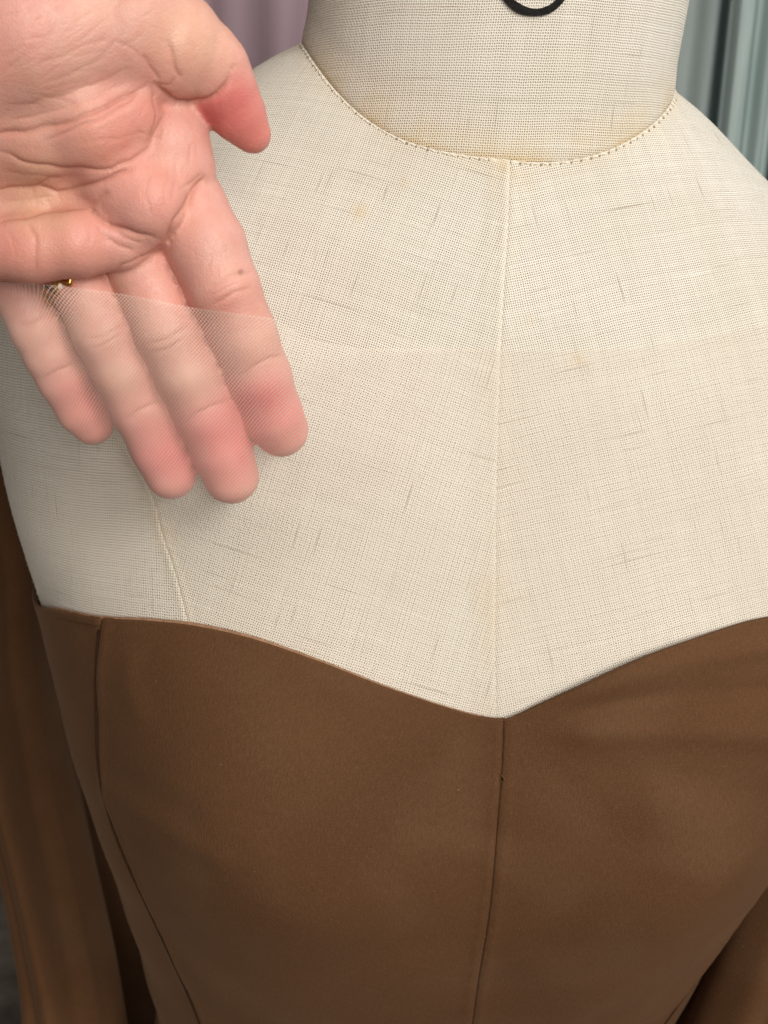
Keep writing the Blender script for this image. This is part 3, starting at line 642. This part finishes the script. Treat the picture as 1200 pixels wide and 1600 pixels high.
for pts, w_, dm in CREASE:
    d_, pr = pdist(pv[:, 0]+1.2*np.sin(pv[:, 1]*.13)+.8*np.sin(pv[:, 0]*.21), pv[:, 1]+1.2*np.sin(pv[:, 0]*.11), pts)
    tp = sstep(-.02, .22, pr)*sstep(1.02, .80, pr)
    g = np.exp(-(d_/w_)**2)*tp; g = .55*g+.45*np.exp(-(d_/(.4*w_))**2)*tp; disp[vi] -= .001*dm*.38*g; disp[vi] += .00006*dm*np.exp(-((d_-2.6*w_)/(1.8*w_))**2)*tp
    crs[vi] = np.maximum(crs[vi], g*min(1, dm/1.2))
# fine longitudinal wrinkles
for _ in range(140):
    x0, y0 = random.uniform(-10, 340), random.uniform(0, 390); a0 = random.gauss(-.45, .35) if y0 < 230 and x0 < 230 else random.gauss(1.45, .25)
    L_ = random.uniform(25, 70); pts = [(x0+L_*t_*math.cos(a0)+4*math.sin(3*t_), y0+L_*t_*math.sin(a0)+3*math.cos(4*t_)) for t_ in np.linspace(0, 1, 5)]
    m = (np.abs(pv[:, 0]-x0) < 90) & (np.abs(pv[:, 1]-y0) < 90); d_, pr = pdist(pv[m, 0], pv[m, 1], pts)
    disp[vi[m]] -= random.uniform(.00002, .00007)*np.exp(-(d_/random.uniform(2.2, 3.4))**2)*sstep(0, .2, pr)*sstep(1, .8, pr)
HV2 = HV+HN*(disp*fw)[:, None]
# skin colour: pads and fingertips redder from blood, palm and crease shade painted in
base = np.array([.67, .335, .28]); colr = np.tile(base, (len(HV), 1))
BL = [((425, 652), 72, (.71, .20, .20), .88), ((405, 635), 40, (.66, .13, .15), .75), ((345, 704), 74, (.72, .19, .195), .88), ((352, 690), 36, (.74, .17, .18), .6), ((252, 710), 72, (.71, .205, .21), .85), ((265, 725), 34, (.68, .19, .19), .4), ((130, 640), 64, (.71, .23, .22), .85),
      ((360, 172), 62, (.62, .15, .145), 1.9), ((395, 215), 38, (.64, .19, .165), 1.7), ((318, 180), 26, (.52, .09, .09), 1.6),
      ((165, 215), 65, (.62, .22, .16), .65), ((235, 175), 30, (.63, .22, .17), .5), ((250, 290), 50, (.64, .25, .2), .5), ((90, 385), 75, (.65, .24, .19), .55), ((10, 390), 45, (.62, .2, .16), .5),
      ((100, 130), 80, (.58, .29, .24), .5), ((40, 160), 60, (.50, .28, .22), .4), ((40, 255), 50, (.45, .24, .15), .5), ((60, 315), 60, (.62, .40, .25), .6), ((150, 50), 80, (.68, .42, .33), .4), ((300, 60), 70, (.70, .42, .29), .6),  # the darker browns paint the shade on the left of the palm
      ((345, 380), 50, (.66, .38, .32), .4), ((345, 470), 30, (.52, .22, .17), .45), ((265, 530), 26, (.52, .26, .2), .4), ((170, 530), 24, (.54, .28, .21), .35), ((180, 590), 35, (.66, .42, .31), .5), ((295, 590), 35, (.66, .40, .30), .4), ((420, 530), 40, (.68, .36, .27), .5)]
dth = sd_cone(HV.astype(np.float32), FING['thumb'][3:], .001); dfi = sdf(HV)*0+sd_cone(HV.astype(np.float32), FING['index'], .001)
thm = sstep(.0012, .0002, dth)*sstep(-9, 9, hp[:, 1]-np.interp(hp[:, 0], [280, 300, 320, 340, 352, 362, 375, 395], [158, 161, 156, 146, 132, 112, 96, 84]))
for (cx, cy), r_, c_, s_ in BL:
    if s_ > 1: s_, msk = s_-1, thm
    else: msk = 1.
    g = msk*s_*np.exp(-(((hp[:, 0]-cx)**2+(hp[:, 1]-cy)**2)/(r_*r_))**1.4); colr += g[:, None]*(np.array(c_)-colr)
colr += (crs*.55)[:, None]*(np.array([.42, .16, .11])-colr)  # creases: redder skin plus painted-in crease shade
mole = np.exp(-(((hp[:, 0]-376)**2+(hp[:, 1]-425)**2)/22.)**1.5)*.75*(facing > 0); colr += mole[:, None]*(np.array([.16, .07, .05])-colr)
hand_o = make('hand', c2w(HV2), HF, MSKIN, cols=colr, attrs={'wrinkle': crs})
tag(hand_o, 'bare open hand, palm to the camera, fingers slipped under the sheer mesh', 'hand')
# thumb nail, seen edge-on
nb = []
for i, u_ in enumerate(np.linspace(-1, 1, 9)):
    for j, v_ in enumerate(np.linspace(0, 1, 6)):
        ctr_ = np.array([400+15*v_, 176+41*v_]); nb.append(cpt(ctr_[0]+3-3*u_*u_-2*(1-v_), ctr_[1]-1, .2240+.0035*u_+.001*v_))
nbw = c2w(np.array(nb)); nbw2 = nbw+RC[0]*.0005
Fg = gridfaces(9, 6); nl = make('thumb_nail', np.r_[nbw, nbw2], np.r_[Fg, Fg[:, ::-1]+54], MNAIL, parent=hand_o)
# finger ring
ra = cpt(112, 415, .2257); rb = cpt(143, 475, .2260); ax = rb-ra; ax /= np.linalg.norm(ax); rc_ = cpt(128, 444, .2257)
e1 = np.cross(ax, [0, 0, 1.]); e1 /= np.linalg.norm(e1); e2 = np.cross(ax, e1); RR = 49.5*.2257/FPX+.0006
rv, nrg = [], 72
for a in np.linspace(0, 2*np.pi, nrg, endpoint=False):
    zz = .0010*math.copysign(1, math.sin(12*a))*(abs(math.sin(12*a)))**.7
    for b in np.linspace(0, 2*np.pi, 8, endpoint=False):
        r_ = RR+.0004+.0008*math.cos(b); rv.append(rc_+r_*(math.cos(a)*e1+math.sin(a)*e2)+ax*(.0009*math.sin(b)+zz))
Vr = c2w(np.array(rv)).reshape(nrg, 8, 3); Fr = [[i*8+j, ((i+1) % nrg)*8+j, ((i+1) % nrg)*8+(j+1) % 8, i*8+(j+1) % 8] for i in range(nrg) for j in range(8)]
ringo = tag(make('finger_ring', Vr.reshape(-1, 3), Fr, MGOLD), 'thin zigzag gold ring at the base of the ring finger', 'ring')
gp = wpt(93, 446, .2192); gs = []
for z_, r_ in ((-.0008, .0003), (0, .0009), (.0005, .0006)):
    gs += [gp-RC[2]*z_+r_*(math.cos(a)*RC[0]+math.sin(a)*RC[1]) for a in np.linspace(0, 2*np.pi, 8, endpoint=False)]
make('stone', np.array(gs), [[i*8+j, i*8+(j+1) % 8, (i+1)*8+(j+1) % 8, (i+1)*8+j] for i in (0, 1) for j in range(8)]+[list(range(16, 24))], MGEM, parent=ringo, smooth=False)
# ================================================================ sheer yoke: a membrane stretched over chest and fingers
STEP = 3.0; X0, X1 = -48., 1416.
xs = np.arange(X0, X1+1, STEP); ytop = np.interp(xs, [-60, 0, 90, 190, 303, 425, 445, 475, 560, 780, 900, 1000, 1100, 1200, 1300, 1420], [437, 440, 446, 459, 481, 497, 506, 530, 544, 547, 548, 542, 527, 505, 478, 440])
for _ in range(4): ytop[1:-1] = .25*ytop[:-2]+.5*ytop[1:-1]+.25*ytop[2:]
epx = proj(torso(ET, EV)); oo = np.argsort(epx[:, 0]); ybot = np.interp(xs, epx[oo, 0], epx[oo, 1])+9
ybot = np.where(xs < 60, 958, ybot)
NRW = 240; tr = np.linspace(0, 1, NRW); XX = np.broadcast_to(xs[:, None], (len(xs), NRW)); YY = ytop[:, None]+(ybot-ytop)[:, None]*tr[None]
GW, GH = int((X1-X0)/STEP)+40, int(820/STEP)+40; ox, oy = X0-40, 400.
def raster(px, py, d):
    m = np.full((GW, GH), 9., np.float64); i = ((px-ox)/STEP).astype(int); j = ((py-oy)/STEP).astype(int); k_ = (i >= 0) & (i < GW) & (j >= 0) & (j < GH)
    np.minimum.at(m, (i[k_], j[k_]), d[k_]); return m
tm = raster(_PX[..., 0][_FACE & (_V < 9)], _PX[..., 1][_FACE & (_V < 9)], _PX[..., 2][_FACE & (_V < 9)])
inside = tm < 5
for j in range(GH):          # beyond the form's outline: keep the outline's distance
    k_ = np.where(inside[:, j])[0]
    if len(k_): tm[:, j] = np.interp(np.arange(GW), k_, tm[k_, j])
hm_ = raster(hp[:, 0], hp[:, 1], HV2[:, 2])
pad = np.pad(hm_, 1, constant_values=9.); hm2 = np.min([pad[1+a:1+a+GW, 1+b:1+b+GH] for a in (-1, 0, 1) for b in (-1, 0, 1)], 0)
ob = np.minimum(tm-.0011, hm2-.0007)
fi, fj = (XX-ox)/STEP, (YY-oy)/STEP; i0, j0 = np.clip(fi.astype(int), 0, GW-2), np.clip(fj.astype(int), 0, GH-2); ti, tj = fi-i0, fj-j0
samp = lambda m: (m[i0, j0]*(1-ti)+m[i0+1, j0]*ti)*(1-tj)+(m[i0, j0+1]*(1-ti)+m[i0+1, j0+1]*ti)*tj
OB = samp(ob); INS = samp(inside.astype(float)); HB = samp((hm2 < 5).astype(float))
D = OB.copy()
for it in range(2600):
    A = D.copy(); A[1:-1, 1:-1] = .25*(D[2:, 1:-1]+D[:-2, 1:-1]+D[1:-1, 2:]+D[1:-1, :-2])
    A[1:-1, 0] = (D[2:, 0]+D[:-2, 0]+D[1:-1, 1])/3; A[1:-1, -1] = OB[1:-1, -1]; A[0] = OB[0]; A[-1] = OB[-1]
    D = np.minimum(A, OB)
TP = c2w(np.stack([(XX-600)*D/FPX, (YY-800)*D/FPX, D], -1))
uvt = np.stack([(XX-600)*D/FPX, (YY-800)*D/FPX], -1)
ok = (INS > .5) | (HB > .3); TF = gridfaces(len(xs), NRW); TF = TF[ok.reshape(-1)[TF].all(1)]
used = np.unique(TF); rm = np.full(len(xs)*NRW, -1); rm[used] = np.arange(len(used))
rim = np.clip(1-(YY-ytop[:, None])/4.0, 0, 1)
tu = make('mesh_yoke', TP.reshape(-1, 3)[used], rm[TF], MTUL, uv=uvt.reshape(-1, 2)[used], attrs={'rim': rim.reshape(-1)[used]})
tu['label'] = 'sheer nude mesh yoke stretched over the chest and fingers'; sit(tu, dress)
